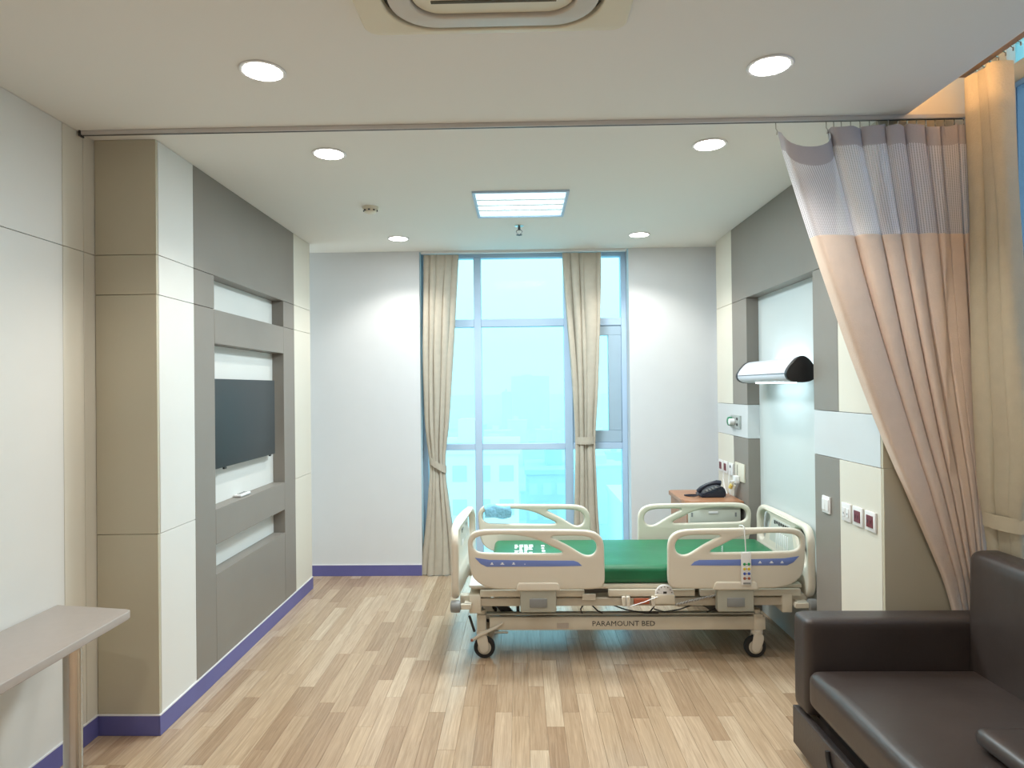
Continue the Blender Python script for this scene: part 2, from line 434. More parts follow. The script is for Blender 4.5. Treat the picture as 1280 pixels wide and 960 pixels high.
for z0, z1 in ((0, B0), (B0, ZT), (ZT, H), ): panel_y(wr, YR0, YR0+.018, XR, 2.30, z0, z1, lam_khaki)
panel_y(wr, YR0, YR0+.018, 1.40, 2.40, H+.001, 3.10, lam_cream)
# rest of the right side, by the camera
bm = bmesh.new(); bx(bm, XW, 2.4, -2.1, 1.3, 0, 3.1)
finish('near_wall', bm, paint_wall, wr)

wb = box('wall_back', -2.3, WX0, YB, 5.95, 0, H, paint_wall); tag(wb, kind='structure')
box('return_wall', WX1, 1.73, YB, 5.95, 0, H, paint_wall, wb)
box('return_wall', 1.73, 2.4, YR1, 5.95, 0, H, paint_wall, wb)
tag(box('wall_rear', -2.3, 2.4, -2.2, -2.1, 0, 3.16, paint_wall), kind='structure')

# baseboards
def baseboard(name, x0, x1, y0, y1, edge):
    o = tag(box(name, x0, x1, y0, y1, 0, .093, vinyl_base, None, .0015, 1), kind='structure')
    box('top_edge', x0, x1, y0, y1, .093, .0985, white_edge, o)
t = .007
baseboard('baseboard_left', XL, XL+t, YL0-t, YL1, 0)
baseboard('baseboard_left_return', XLO+t, XL, YL0-t, YL0, 0)
baseboard('baseboard_left_outer', XLO, XLO+t, -2.1, YL0, 0)
baseboard('baseboard_back_left', -2.2, WX0, YB-t, YB, 0)
baseboard('baseboard_back_right', WX1, XR+.1, YB-t, YB, 0)
baseboard('baseboard_right_far', XR-t, XR, RN1, YR1, 0)
baseboard('baseboard_right_near', XR-t, XR, YR0-t, RN0, 0)
baseboard('baseboard_right_return', XR, XW-.01, YR0-t, YR0, 0)

# ------------------------------------------------------------------ back window
w1 = tag(box('window_1', WX0, WX1, 5.785, 5.87, 0, .06, alu_blue), kind='structure')
def wf(name, x0, x1, z0, z1, par=w1, y0=5.785, y1=5.87, m=alu_blue): return box(name, x0, x1, y0, y1, z0, z1, m, par, .003, 1)
wf('jamb', WX0, -.822, .06, H); wf('jamb', .893, WX1, .06, H); wf('head', -.822, .893, 2.765, H)
wf('mullion', -.406, -.342, .06, 2.765); wf('mullion', .389, .46, .06, 2.765)
for z0, z1 in ((1.063, 1.119), (2.153, 2.221)):
    for a, b in ((-.822, -.406), (-.342, .389), (.46, .893)): wf('transom', a, b, z0, z1, y0=5.79)
for a, b in ((-.822, -.406), (-.342, .389), (.46, .893)):
    for z0, z1 in ((.06, 1.063), (1.119, 2.153), (2.221, 2.765)):
        if a == .46 and z0 == 1.119: continue
        box('pane', a, b, 5.826, 5.832, z0, z1, glass, w1)
sash = wf('sash', .462, .892, 1.121, 1.226, y0=5.80, y1=5.86, m=alu_sash)
wf('sash_rail', .462, .892, 2.067, 2.151, sash, 5.80, 5.86, alu_sash)
wf('sash_stile', .462, .572, 1.226, 2.067, sash, 5.80, 5.86, alu_sash); wf('sash_stile', .78, .892, 1.226, 2.067, sash, 5.80, 5.86, alu_sash)
box('pane', .572, .78, 5.828, 5.834, 1.226, 2.067, glass, sash)
tag(box('curtain_track', -.85, .92, 5.64, 5.675, H-.022, H, white_plastic, None, .002, 1), 'white curtain track along the ceiling over the back window', 'track')

# side window by the sofa
w2 = tag(box('window_2', XW, XW+.08, 1.3, YR0, 0, .08, alu_grey), kind='structure')
def wg(name, y0, y1, z0, z1): return box(name, XW, XW+.08, y0, y1, z0, z1, alu_grey, w2, .003, 1)
wg('jamb', 2.915, YR0, .08, 3.1); wg('jamb', 1.3, 1.36, .08, 3.1); wg('mullion', 2.08, 2.14, .08, 3.1)
for a, b in ((1.36, 2.08), (2.14, 2.915)):
    wg('transom', a, b, 2.905, 2.99); wg('transom', a, b, 1.06, 1.12)
    for z0, z1 in ((.08, 1.06), (1.12, 2.905), (2.99, 3.1)): box('pane', XW+.04, XW+.046, a, b, z0, z1, glass if z0 > 2.9 else glass_side, w2)

# ------------------------------------------------------------------ ceiling fittings
def spot(parent, loc, watt, colr, angle=128, blend=.55, size=.06):
    ld = bpy.data.lights.new('lamp_light', 'SPOT'); ld.energy = watt; ld.color = colr; ld.spot_size = math.radians(angle); ld.spot_blend = blend; ld.shadow_soft_size = size
    return new_obj('lamp_light', ld, loc, parent)
DL = [(-.947, 2.41, 'round recessed downlight left of the air conditioner, nearest on the left'), (.941, 2.45, 'round recessed downlight right of the air conditioner, nearest on the right'),
      (-.951, 3.27, 'round recessed downlight just behind the ceiling rail on the left'), (.944, 3.24, 'round recessed downlight just behind the ceiling rail on the right'),
      (-.951, 5.14, 'round recessed downlight by the back wall, left of the window'), (.941, 5.135, 'round recessed downlight by the back wall, right of the window'),
      (-.947, .75, 'added unseen downlight over the near room on the left'), (.941, .75, 'added unseen downlight over the near room on the right'),  # these and the rear pair: out of view, added to light the room
      (-.947, -.9, 'added unseen downlight by the rear wall on the left'), (.941, -.9, 'added unseen downlight by the rear wall on the right')]
for x, y, lb in DL:
    t_ = thing('downlight', (x, y, H-.004), lb, 'downlight', 'recessed ceiling downlights')
    bm = bmesh.new(); lathe_bm(bm, [(.062, 0), (.082, 0), (.085, -.003), (.082, -.006), (.072, -.006), (.064, -.002)], (x, y, H), n=36)
    finish('trim_ring', bm, white_plastic, t_, 40)
    lathe('lens', [(.071, -.003), (.071, -.0055), (.060, -.008), (.03, -.0095)], (x, y, H), lens_warm, t_, n=36)
    spot(t_, (x, y, H-.02), DOWNLIGHT_W, (1, .95, .87))

# fluorescent panel
px, py, ps = .013, 4.235, .2952
pt = thing('ceiling_light_panel', (px, py, H-.012), 'square fluorescent ceiling light panel with white louvres over the bed', 'ceiling light')
for a, b, c_, d in ((px-ps, px+ps, py-ps, py-ps+.018), (px-ps, px+ps, py+ps-.018, py+ps), (px-ps, px-ps+.018, py-ps+.018, py+ps-.018), (px+ps-.018, px+ps, py-ps+.018, py+ps-.018)):
    box('frame_side', a, b, c_, d, H-.012, H, alu_blue, pt, .001, 1)
box('reflector', px-ps+.018, px+ps-.018, py-ps+.018, py+ps-.018, H-.0035, H, lens_panel, pt)
for k in (-.18, -.06, .06, .18): tube('lamp_tube', [(px-.27, py+k, H-.0075), (px+.27, py+k, H-.0075)], .0038, lens_cool, pt, n=10); 
for k in (-.12, 0, .12): box('louvre', px-ps+.019, px+ps-.019, py+k-.012, py+k+.012, H-.008, H-.004, white_plastic, pt)
ad = bpy.data.lights.new('panel_light', 'AREA'); ad.shape = 'SQUARE'; ad.size = .54; ad.energy = PANEL_W; ad.color = (.82, .95, 1); new_obj('panel_light', ad, (px, py, H-.018), pt)

# smoke detector, sprinkler
sd = thing('smoke_detector', (-.967, 4.25, H-.042), 'small cream smoke detector on the ceiling', 'smoke detector')
lathe('base', [(.052, 0), (.052, -.012), (.046, -.016)], (-.967, 4.25, H), cream_plastic, sd)
lathe('dome', [(.044, -.016), (.040, -.034), (.024, -.042)], (-.967, 4.25, H), cream_plastic, sd)
for a in range(8):
    an = 2*PI*a/8; box('slot', -.967+.041*math.cos(an)-.006, -.967+.041*math.cos(an)+.006, 4.25+.041*math.sin(an)-.006, 4.25+.041*math.sin(an)+.006, H-.029, H-.021, black_plastic, sd)
sk = thing('sprinkler', (.003, 4.797, H-.075), 'small chrome fire sprinkler hanging behind the light panel', 'sprinkler')
lathe('escutcheon', [(.034, 0), (.034, -.004), (.014, -.010)], (.003, 4.797, H), chrome, sk)
lathe('stem', [(.009, -.010), (.009, -.032), (.006, -.034)], (.003, 4.797, H), dark_metal, sk, n=12)
for s in (-1, 1): tube('frame_arm', [(.003+s*.008, 4.797, H-.03), (.003+s*.022, 4.797, H-.042), (.003+s*.016, 4.797, H-.056), (.003, 4.797, H-.066)], .003, dark_metal, sk, n=6)
lathe('deflector', [(.006, -.064), (.022, -.067), (.022, -.070), (.004, -.075)], (.003, 4.797, H), dark_metal, sk, n=16)

# air conditioner cassette
ax0, ax1, ay0, ay1 = -.492, .354, 1.30, 2.141
acx, acy = (ax0+ax1)/2, (ay0+ay1)/2
ac_cream = mat('ac_cream', (.76,.70,.54), .4, var=.02)
ac = thing('air_conditioner', (acx, acy, H-.03), 'square cream ceiling cassette air conditioner with rounded grille', 'air conditioner')
up_ = lambda z: (lambda u, v, w_: Vector((u, v, z+w_)))
plate('panel', [rrect(ax0, ax1, ay0, ay1, .05), rrect(acx-.335, acx+.335, acy-.395, acy+.395, .15, 10)], .026, .006, up_(H-.014), ac_cream, ac)
plate('recess', [rrect(acx-.345, acx+.345, acy-.40, acy+.40, .15, 10)], .004, .0005, up_(H-.004), mat('ac_recess', (.05,.045,.035), .7, var=.05), ac)
plate('air_vane_ring', [rrect(acx-.318, acx+.318, acy-.376, acy+.376, .14, 10), rrect(acx-.25, acx+.25, acy-.318, acy+.318, .09, 10)], .024, .006, up_(H-.019), mat('ac_vane', (.62,.58,.51), .4, var=.02), ac)
gr = plate('grille', [rrect(acx-.246, acx+.246, acy-.314, acy+.314, .088, 10)], .014, .004, up_(H-.014), ac_cream, ac)
for k in range(-8, 9): box('slat', acx-.19, acx+.19, acy+k*.031-.006, acy+k*.031+.006, H-.024, H-.021, mat('ac_slot', (.10,.09,.06), .7, var=.05), gr)

# partition rail
rl = thing('curtain_rail', (0, 2.935, H-.032), 'long thin metal curtain rail across the ceiling', 'curtain rail')
box('track', -1.985, 1.992, 2.924, 2.946, H-.020, H, mat('rail_aluminium', (.62,.59,.57), .35, metal=.5, var=.03), rl, .002, 1)
box('groove', -1.98, 1.97, 2.931, 2.939, H-.0212, H-.020, dark_metal, rl)
box('end_cap', -1.992, -1.985, 2.920, 2.950, H-.026, H, dark_metal, rl)
# cove strip above the curtain pocket
tag(box('cove_light_strip', 1.44, 1.455, -1.5, 2.9, H+.075, H+.095, cove_m), 'warm light strip hidden in the curtain pocket above the sofa', 'light strip')

# ------------------------------------------------------------------ television and remote
tv = thing('television', (-1.76, 4.12, 1.15), 'flat black television mounted in the taupe wall niche', 'television')
box('screen', -1.752, -1.735, 3.665, 4.585, 1.165, 1.680, black_gloss, tv, .003, 2)
box('housing', -1.777, -1.752, 3.72, 4.53, 1.22, 1.64, black_plastic, tv, .006, 2)
box('wall_mount', -1.790, -1.777, 3.95, 4.3, 1.3, 1.55, dark_metal, tv)
box('sensor', -1.750, -1.737, 3.80, 3.83, 1.152, 1.165, black_plastic, tv, .002, 1); box('foot_stub', -1.750, -1.737, 4.50, 4.52, 1.155, 1.165, black_plastic, tv, .002, 1)
rm = thing('remote_control', (-1.755, 4.10, .951), 'white remote control lying on the niche shelf below the television', 'remote control')
cushion('body', -1.785, -1.735, 4.02, 4.17, .9495, .967, .008, white_plastic, rm, n=8)
for i in range(4): box('button', -1.772, -1.748, 4.045+i*.028, 4.058+i*.028, .966, .969, grey_plastic, rm, .001, 1)

# ------------------------------------------------------------------ counter table on the left
tb = thing('counter_table', (-1.82, 2.0, 0), 'long taupe counter table with a metal pipe leg by the left wall', 'table')
outline = [(XLO+.004, .6), (-1.636, .6), (-1.634, 2.685), (-1.640, 2.706), (-1.656, 2.716), (-1.80, 2.742), (XLO+.004, 2.775)]
plate('table_top', [outline], .034, .004, up_(.683), table_top_m, tb)
for y in (2.44, .9):
    lathe('leg', [(.036, .006), (.032, .012), (.032, .655), (.045, .657), (.045, .666)], (-1.70, y, 0), chrome, tb)
    lathe('foot', [(.040, 0), (.040, .006), (.034, .012)], (-1.70, y, 0), black_plastic, tb)

# ------------------------------------------------------------------ window curtains
def tieback(par, u0, u1, z0, z1, y, d, m):
    bm = bmesh.new(); uc = (u0+u1)/2; a = (u1-u0)/2+.006; n = 28; rings = []
    for k in range(n):
        an = 2*PI*k/n; X = uc+a*math.cos(an); Y = y+d*math.sin(an); sl = (z1-z0)*.5*math.cos(an)
        rings.append([bm.verts.new((X+ox*math.cos(an), Y+ox*math.sin(an), (z0+z1)/2+sl+dz)) for ox, dz in ((0, -.031), (.004, -.031), (.004, .031), (0, .031))])
    for k in range(n):
        p, q = rings[k], rings[(k+1) % n]
        for i in range(3): bm.faces.new((p[i], p[i+1], q[i+1], q[i]))
    return finish('tie_back', bm, m, par, 40)
def window_curtain(label, left, right, nf, seed, tie, y=5.685, zb=.006):
    o = thing('window_curtain', ((left[0][1]+right[0][1])/2, y, 0), label, 'curtain', 'curtains of the back window')
    amp = lambda z: interp([(0, .065), (tie[2]-.25, .06), (tie[2], .035), (tie[2]+.3, .06), (2.5, .072), (2.8, .04)], z)
    finish('drape', drape_bm(left, right, zb, H-.03, nf, amp, lambda u, d, z: Vector((u, y+d, z)), nz=60, per=12, seed=seed), curt_beige, o, 180)
    tieback(o, tie[0], tie[1], tie[2]+tie[3], tie[2]-tie[3], y, .058, curt_beige)
    return o
window_curtain('beige curtain at the left of the back window, tied low and flared to the floor',
    [(0, -.885), (.5, -.82), (.95, -.785), (1.25, -.83), (1.86, -.845), (2.3, -.835), (2.8, -.83)],
    [(0, -.575), (.3, -.59), (.6, -.63), (.95, -.672), (1.3, -.625), (1.86, -.588), (2.8, -.525)], 5, 4, (-.79, -.66, .95, .045))
window_curtain('beige curtain in front of the right mullion of the back window, tied at mid height',
    [(0, .44), (.5, .455), (1.13, .475), (1.64, .452), (2.2, .41), (2.8, .372)],
    [(0, .69), (.5, .655), (1.13, .635), (1.64, .668), (2.2, .69), (2.8, .705)], 5, 9, (.482, .628, 1.15, .0))

# side curtain, in the pocket by the sofa
sc_ = thing('side_curtain', (2.03, 2.8, 0), 'gold beige curtain tied back at the side window behind the sofa', 'curtain')
SX = 2.045
def place_side(u, d, z): return Vector((interp([(.7, 2.05), (1.15, 1.99)], z)+d, u, z))
lf = [(0, 2.70), (.9, 2.70), (1.02, 2.68), (1.3, 2.60), (1.8, 2.645), (2.3, 2.68), (2.6, 2.705), (2.95, 2.72)]
rg = [(0, 2.875), (1.02, 2.88), (2.95, 2.882)]
finish('drape', drape_bm(lf, rg, .01, 2.93, 3, lambda z: interp([(0, .028), (1.02, .026), (1.4, .045), (2.95, .05)], z), place_side, nz=60, per=14, seed=21, phase=.2), curt_gold, sc_, 180)
bm = bmesh.new(); rings = []
for k in range(24):
    an = 2*PI*k/24; X = 2.009+.040*math.cos(an); Y = 2.772+.112*math.sin(an)
    rings.append([bm.verts.new((X+.004*math.cos(an)*q, Y+.004*math.sin(an)*q, 1.03+dz)) for q, dz in ((0, -.03), (1, -.03), (1, .03), (0, .03))])
for k in range(24):
    p, q = rings[k], rings[(k+1) % 24]
    for i in range(3): bm.faces.new((p[i], p[i+1], q[i+1], q[i]))
finish('tie_back', bm, curt_gold, sc_, 40)
tk = thing('side_curtain_track', (SX, 2.2, 2.95), 'brown curtain track in the ceiling pocket above the sofa', 'track')
box('track', 1.93, 1.965, 1.4, 2.90, 2.945, 2.975, mat('track_brown', (.30,.20,.13), .5, var=.05), tk, .002, 1)
for k in range(9): tube('hook', [(1.955, 2.55+k*.04, 2.945), (1.968, 2.55+k*.04, 2.938), (1.975, 2.56+k*.04, 2.931)], .003, chrome, tk, n=6)
for k in range(4): box('bracket', 1.935, 1.96, 1.6+k*.4, 1.63+k*.4, 2.975, 3.1, dark_metal, tk)

# privacy curtain on the rail
pc = thing('privacy_curtain', (1.6, 2.935, 0), 'peach privacy curtain with grey net top swept to the right behind the sofa', 'curtain')
PL = [(0, 1.955), (.4, 1.935), (.647, 1.908), (.937, 1.782), (1.326, 1.618), (1.788, 1.452), (2.251, 1.301), (2.735, 1.160), (2.78, 1.150)]
PR = [(0, 2.05), (.647, 2.06), (1.04, 2.045), (1.711, 2.005), (2.241, 1.995), (2.78, 1.985)]
ampP = lambda z: interp([(0, .012), (.65, .014), (1.2, .034), (2.2, .045), (2.8, .040)], z)
place_p = lambda u, d, z: Vector((u, interp([(.65, 2.946), (1.15, 2.915)], z)+max(-.08 if u < 1.86 else -.02, min(.05, d)), z))
NF = 8; PWD = [2.6, 1.5, 1.2, 1.0, 1.1, .8, .9, .7]
def top_sag(s):
    if s < .27: return -.10*math.sin(PI*s/.27)
    return -.010*abs(math.sin(PI*(s-.27)/.73*9))-.010*math.sin(PI*(s-.27)/.73*3.3)**2
ZN = 2.262
finish('drape', drape_bm(PL, PR, .03, ZN, NF, ampP, place_p, nz=56, per=14, seed=33, widths=PWD, fold=.6), curt_peach, pc, 180)
finish('net', drape_bm(PL, PR, ZN, 2.665, NF, ampP, place_p, nz=18, per=14, seed=33, widths=PWD, fold=.6, top=top_sag, sagw=lambda t: t*t), curt_net, pc, 180)
finish('header_band', drape_bm(PL, PR, 2.665, 2.748, NF, ampP, place_p, nz=5, per=14, seed=33, widths=PWD, fold=.6, top=top_sag), curt_header, pc, 180)
for s in [0.0, .27, .31, .35, .40, .45, .50, .55, .60, .65, .70, .75, .80, .85, .90, .95, 1.0]:
    X = 1.150+(1.975-1.150)*s
    tube('hook', [(X, 2.935, H-.0225), (X, 2.935, 2.752), (X+.006, 2.935, 2.742), (X+.004, 2.935, 2.725+min(0, top_sag(s)))], .0025, chrome, pc, n=6)

# ------------------------------------------------------------------ sofa
so = thing('sofa', (1.6, 2.1, 0), 'dark brown leather sofa bed with a high armrest', 'sofa')
SY0, SY1 = .95, 2.918
cushion('armrest', 1.185, 1.975, 2.775, SY1, .212, .622, .03, leather_fine, so, n=14)
cushion('armrest', 1.185, 1.975, SY0, SY0+.14, .212, .622, .03, leather_fine, so, n=14)
cushion('seat_cushion', 1.18, 1.90, 1.10, 2.772, .265, .425, .045, leather, so, n=34, puff=.018, noise=.004)
cushion('backrest', 1.845, 1.985, SY0+.02, 2.80, .25, .915, .045, leather, so, n=20, shear=.03)
box('base_panel', 1.180, 1.215, SY0+.004, SY1-.004, .04, .206, leather_fine, so, .006, 2)
box('base', 1.235, 1.95, SY0+.006, SY1-.006, .03, .211, leather_fine, so)
box('seat_deck', 1.235, 1.90, SY0+.145, 2.77, .211, .262, black_plastic, so)
tube('pull_strap', [(1.172, 2.50+.07*math.cos(a), .19+.075*math.sin(a)*-1) for a in [PI*k/12 for k in range(13)]], .009, rubber, so, n=8)
for y in (1.05, 2.86):
    for x in (1.27, 1.80): lathe('foot', [(.022, 0), (.025, .03)], (x, y, 0), black_plastic, so, n=16)
tag(cushion('bolster', 1.44, 1.86, 1.62, 2.15, .447, .508, .03, leather, None, n=14, puff=.01), 'dark brown leather bolster cushion lying on the sofa seat', 'cushion')

# ------------------------------------------------------------------ hospital bed
bed = thing('hospital_bed', (.65, 4.22, 0), 'cream hospital bed with green mattress and raised side rails', 'bed')
SC = 860.0
def rp_(lst): return [((x-190)/SC, (545-y)/SC) for x, y in lst]
R_OUT = rp_([(190,330),(190,300),(206,266),(245,249),(330,246),(500,248),(700,250),(800,254),(845,275),(868,315),(868,400),(870,500),(862,530),(835,546),(700,546),(420,546),(330,544),(270,530),(225,500),(203,460),(195,400)])
R_H1 = rp_([(214,325),(222,292),(262,276),(360,272),(460,278),(545,300),(600,330),(650,352),(664,366),(620,369),(450,367),(300,364),(250,362),(224,348)])
R_H2 = rp_([(598,284),(650,280),(760,281),(805,292),(828,316),(832,345),(818,372),(792,381),(765,376),(740,362),(690,330),(640,304)])
rail_loops = [chaikin(R_OUT, 2), chaikin(R_H1, 2), chaikin(R_H2, 2)]
DEC = rp_([(226,385),(300,396),(560,401),(715,402),(738,410),(757,428),(600,430),(285,430),(255,416)])
ZR = .445
def side_rail(x0, mirror, y, outer):
    W = 680/SC
    f = (lambda u: x0+W-u) if mirror else (lambda u: x0+u)
    o = plate('side_rail', rail_loops, .034, .012, lambda u, v, w_: Vector((f(u), y+w_, ZR+v)), bed_shell, bed)
    yo = y+outer*.0178
    plate('blue_decal', [DEC], .0012, .0002, lambda u, v, w_: Vector((f(u), yo+w_, ZR+v)), blue_decal, o, res=1)
    if outer < 0:
        for k, (a, b) in enumerate(((.14, .018), (.20, .022), (.265, .018), (.33, .006))):
            xx = f(a); box('pictogram', xx-b/2, xx+b/2, yo-.0016, yo-.0006, ZR+.146, ZR+.150, white_print, o)
            if k != 3: box('pictogram', xx-b/4, xx+b/4, yo-.0016, yo-.0006, ZR+.151, ZR+.158, white_print, o)
    # bracket that carries the rail
    c_ = f(.405)
    plate('rail_lip', [[(c_-.118, .038), (c_-.108, .046), (c_+.108, .046), (c_+.118, .038), (c_+.128, .006), (c_+.122, 0), (c_-.122, 0), (c_-.128, .006)]], .05, .008, lambda u, v, w_: Vector((u, y+outer*.004+w_, ZR-.004+v)), bed_shell, o)
    br = plate('rail_bracket', [[(c_-.104, .112), (c_+.104, .112), (c_+.104, -.010), (c_+.098, -.018), (c_-.098, -.018), (c_-.104, -.010)]], .05, .006, lambda u, v, w_: Vector((u, y-outer*.006+w_, .332+v)), bed_grey, o)
    if outer < 0: box('release_handle', c_-.05, c_+.05, y+outer*.026, y+outer*.016, .343, .395, grey_plastic, o, .004, 2)
    return o
for (x0, mi) in ((-.316, False), (.833, True)):
    side_rail(x0, mi, 3.80, -1); side_rail(x0+(.008 if not mi else -.024), mi, 4.62, 1)

# mattress, deck
cushion('mattress', -.19, 1.615, 3.855, 4.555, .452, .558, .035, mattress_green, bed, n=26, puff=.004, noise=.002)
rnp = random.Random(2)
for x0, x1, cols, rows in ((-.05, .075, 4, 7), (.125, .150, 1, 4)):
    for r_ in range(rows):
        for c_ in range(cols):
            if rnp.random() < .15: continue
            wc = (x1-x0)/cols; xa = x0+wc*c_; ya = 4.12+.27*r_/rows
            box('mattress_print', xa, xa+wc*rnp.uniform(.5, .9), ya, ya+.27/rows*.55, .5575, .5640, white_print, bed)
dk = box('deck', -.30, 1.625, 3.85, 4.57, .428, .452, bed_metal, bed, .006, 2)
box('deck_corner', -.315, -.18, 3.84, 4.58, .44, .456, mat('bed_white', (.74,.75,.72), .4, var=.02), bed, .005, 2)
for y0, y1 in ((3.832, 3.868), (4.552, 4.588)):
    for a, b in ((-.25, .36), (.50, 1.0), (1.03, 1.61)): box('deck_rail', a, b, y0, y1, .388, .428, bed_metal, bed, .004, 2)
    box('main_rail', -.30, 1.56, y0+.006, y1-.006, .332, .378, mat('bed_frame_beige', (.50,.45,.36), .4, var=.03), bed, .003, 1)
    box('hinge_tab', .345, .425, y0-.004, y0, .37, .405, bed_shell, bed, .004, 2)
for x0, x1 in ((-.315, -.245), (1.50, 1.56)): box('cross_member', x0, x1, 3.83, 4.59, .292, .40, bed_metal, bed, .006, 2)
# base frame
for y0, y1 in ((3.90, 3.945), (4.495, 4.54)):
    box('base_rail', -.20, 1.43, y0, y1, .168, .246, bed_metal, bed, .005, 2)
    box('base_channel', -.22, 1.37, y0+.004, y1-.004, .256, .268, bed_grey, bed, .002, 1)
for x in (-.16, 1.33): box('base_cross', x, x+.06, 3.945, 4.495, .18, .24, bed_metal, bed, .004, 1)
text_mesh('lettering', 'PARAMOUNT BED', .030, lambda u, v, w_: Vector((.595+u, 3.8993+w_, .193+v)), black_print, bed, .001, 0, 1.06)
box('serial_plate', .20, .27, 3.8985, 3.90, .180, .212, mat('plate_tan', (.52,.46,.40), .4, var=.05), bed)
# lifting arms
def slab(name, pts, y0, y1, m):
    bm = bmesh.new(); a = [bm.verts.new((x, y0, z)) for x, z in pts]; b = [bm.verts.new((x, y1, z)) for x, z in pts]
    bm.faces.new(a); bm.faces.new(b[::-1]); n = len(pts)
    for i in range(n): bm.faces.new((a[i], a[(i+1) % n], b[(i+1) % n], b[i]))
    return finish(name, bm, m, bed)
for y0, y1 in ((3.96, 3.985), (4.45, 4.475)):
    slab('lift_arm', [(.00, .335), (.23, .335), (.17, .245), (.07, .245)], y0, y1, mat('arm_brown_grey', (.20,.18,.15), .5, var=.06))
    slab('lift_arm', [(1.01, .335), (1.10, .335), (1.24, .245), (1.15, .245)], y0, y1, mat('arm_brown_grey'))
    slab('lift_arm', [(1.24, .335), (1.36, .335), (1.42, .245), (1.34, .245)], y0, y1, mat('arm_brown_grey'))
    slab('lift_arm', [(-.20, .335), (-.13, .335), (-.05, .245), (-.12, .245)], y0, y1, dark_metal)
tube('strut', [(-.03, 3.95, .41), (-.03, 3.95, .255)], .010, dark_metal, bed); tube('actuator', [(.25, 4.25, .30), (.95, 4.25, .33)], .03, grey_plastic, bed, n=14)
box('motor_box', .95, 1.25, 4.1, 4.35, .27, .36, bed_grey, bed, .01, 2)
box('control_box', .93, 1.14, 3.99, 4.09, .275, .335, mat('ctrl_cream', (.60,.57,.50), .4, var=.03), bed, .008, 2)
# dial gauge, orange part, lugs, wires under the near edge
ga = lathe('angle_gauge', [(.052, 0), (.054, -.004), (.052, -.010), (.046, -.012)], (.822, 3.832, .405), white_plastic, bed, axis='y', n=32)
bmg = bmesh.new(); bx(bmg, .765, .880, 3.815, 3.834, .348, .402, .004); finish('gauge_holder', bmg, bed_metal, bed, 40)
box('gauge_mark', .814, .834, 3.8185, 3.8205, .408, .420, black_print, ga)
for k in range(7):
    a = PI*(k+.5)/7; box('gauge_tick', .822+.042*math.cos(a)-.003, .822+.042*math.cos(a)+.003, 3.8185, 3.8205, .405+.042*math.sin(a)-.002, .405+.042*math.sin(a)+.002, black_print, ga)
box('orange_block', .645, .735, 3.822, 3.838, .345, .378, orange_pl, bed, .003, 1)
for x in (.575, .60, .745): box('lug', x, x+.022, 3.815, 3.835, .335, .392, bed_shell, bed, .003, 1)
tube('pull_cord', [(.62, 3.812, .338), (.70, 3.810, .362), (.78, 3.812, .392)], .0025, white_plastic, bed, n=6)
for pts in ([(.36, 3.88, .33), (.34, 3.88, .30), (.35, 3.89, .272)], [(.40, 3.88, .33), (.44, 3.88, .29), (.47, 3.89, .272)], [(.50, 3.88, .335), (.60, 3.87, .30), (.72, 3.88, .275), (.80, 3.89, .272)],
            [(.74, 3.88, .275), (.77, 3.88, .31), (.78, 3.88, .335)], [(.77, 3.88, .30), (.83, 3.87, .285), (.92, 3.87, .30), (1.0, 3.88, .325)], [(1.12, 3.87, .40), (1.08, 3.87, .36), (1.14, 3.87, .31), (1.08, 3.88, .28)]):
    tube('cable', pts, .0042, rubber, bed, n=6)
coil = [(.88+.30*k/130+.006*math.cos(k*.9), 3.815+.008*math.sin(k*.9), .345+.07*k/130+.008*math.cos(k*.9+.6)) for k in range(131)]
tube('coil_cord', coil, .003, mat('coil_grey', (.33,.32,.30), .5, var=.03), bed, n=5)
# casters
def caster(cx, cy, swing, near):
    sgn = swing
    st = tube('caster_stem', [(cx, cy, .285), (cx, cy, .12)], [.021, .021], bed_metal, bed, n=14)
    wx = cx+sgn*.022
    tire = lathe('caster_wheel', [(.040, -.016), (.058, -.016), (.0635, -.010), (.0635, .010), (.058, .016), (.040, .016)], (wx, cy, .0635), rubber, st, axis='y', n=36)
    lathe('wheel_hub', [(.012, -.019), (.040, -.0165), (.040, .0165), (.012, .019)], (wx, cy, .0635), cream_dull, st, axis='y', n=28)
    for s in (-1, 1):
        shell = chaikin([(cx-.026, .148), (cx+.026, .148), (cx+.034, .115), (wx+.030, .062), (wx+.012, .036), (wx-.018, .036), (wx-.030, .062), (cx-.032, .11)], 2)
        plate('caster_fork', [shell], .010, .004, lambda u, v, w_: Vector((u, cy+s*.0255+w_, v)), bed_shell, st)
    lathe('caster_cap', [(.034, .142), (.034, .160), (.024, .168)], (cx, cy, 0), bed_shell, st, n=24)
    return st
for cx, s in ((-.245, .6), (1.385, -.6)):
    for cy in (3.922, 4.518): caster(cx, cy, s, cy < 4)
for cx in (-.275, 1.36): 
    for cy in (3.896, 4.496): box('corner_block', cx, cx+.055, cy, cy+.045, .165, .262, bed_metal, bed, .005, 2)
tube('brake_pedal', [(-.30, 3.895, .115), (-.25, 3.89, .150), (-.17, 3.89, .185), (-.12, 3.89, .215)], [.009, .011, .010, .006], bed_shell, bed, n=8)
box('pedal_mark', -.312, -.295, 3.886, 3.904, .106, .122, btn['red'], bed, .003, 1)
tube('brake_link', [(-.32, 3.905, .255), (-.29, 3.905, .16)], .008, dark_metal, bed, n=8)
box('pedal_pad', -.17, -.09, 3.882, 3.90, .155, .165, bed_grey, bed, .003, 1)
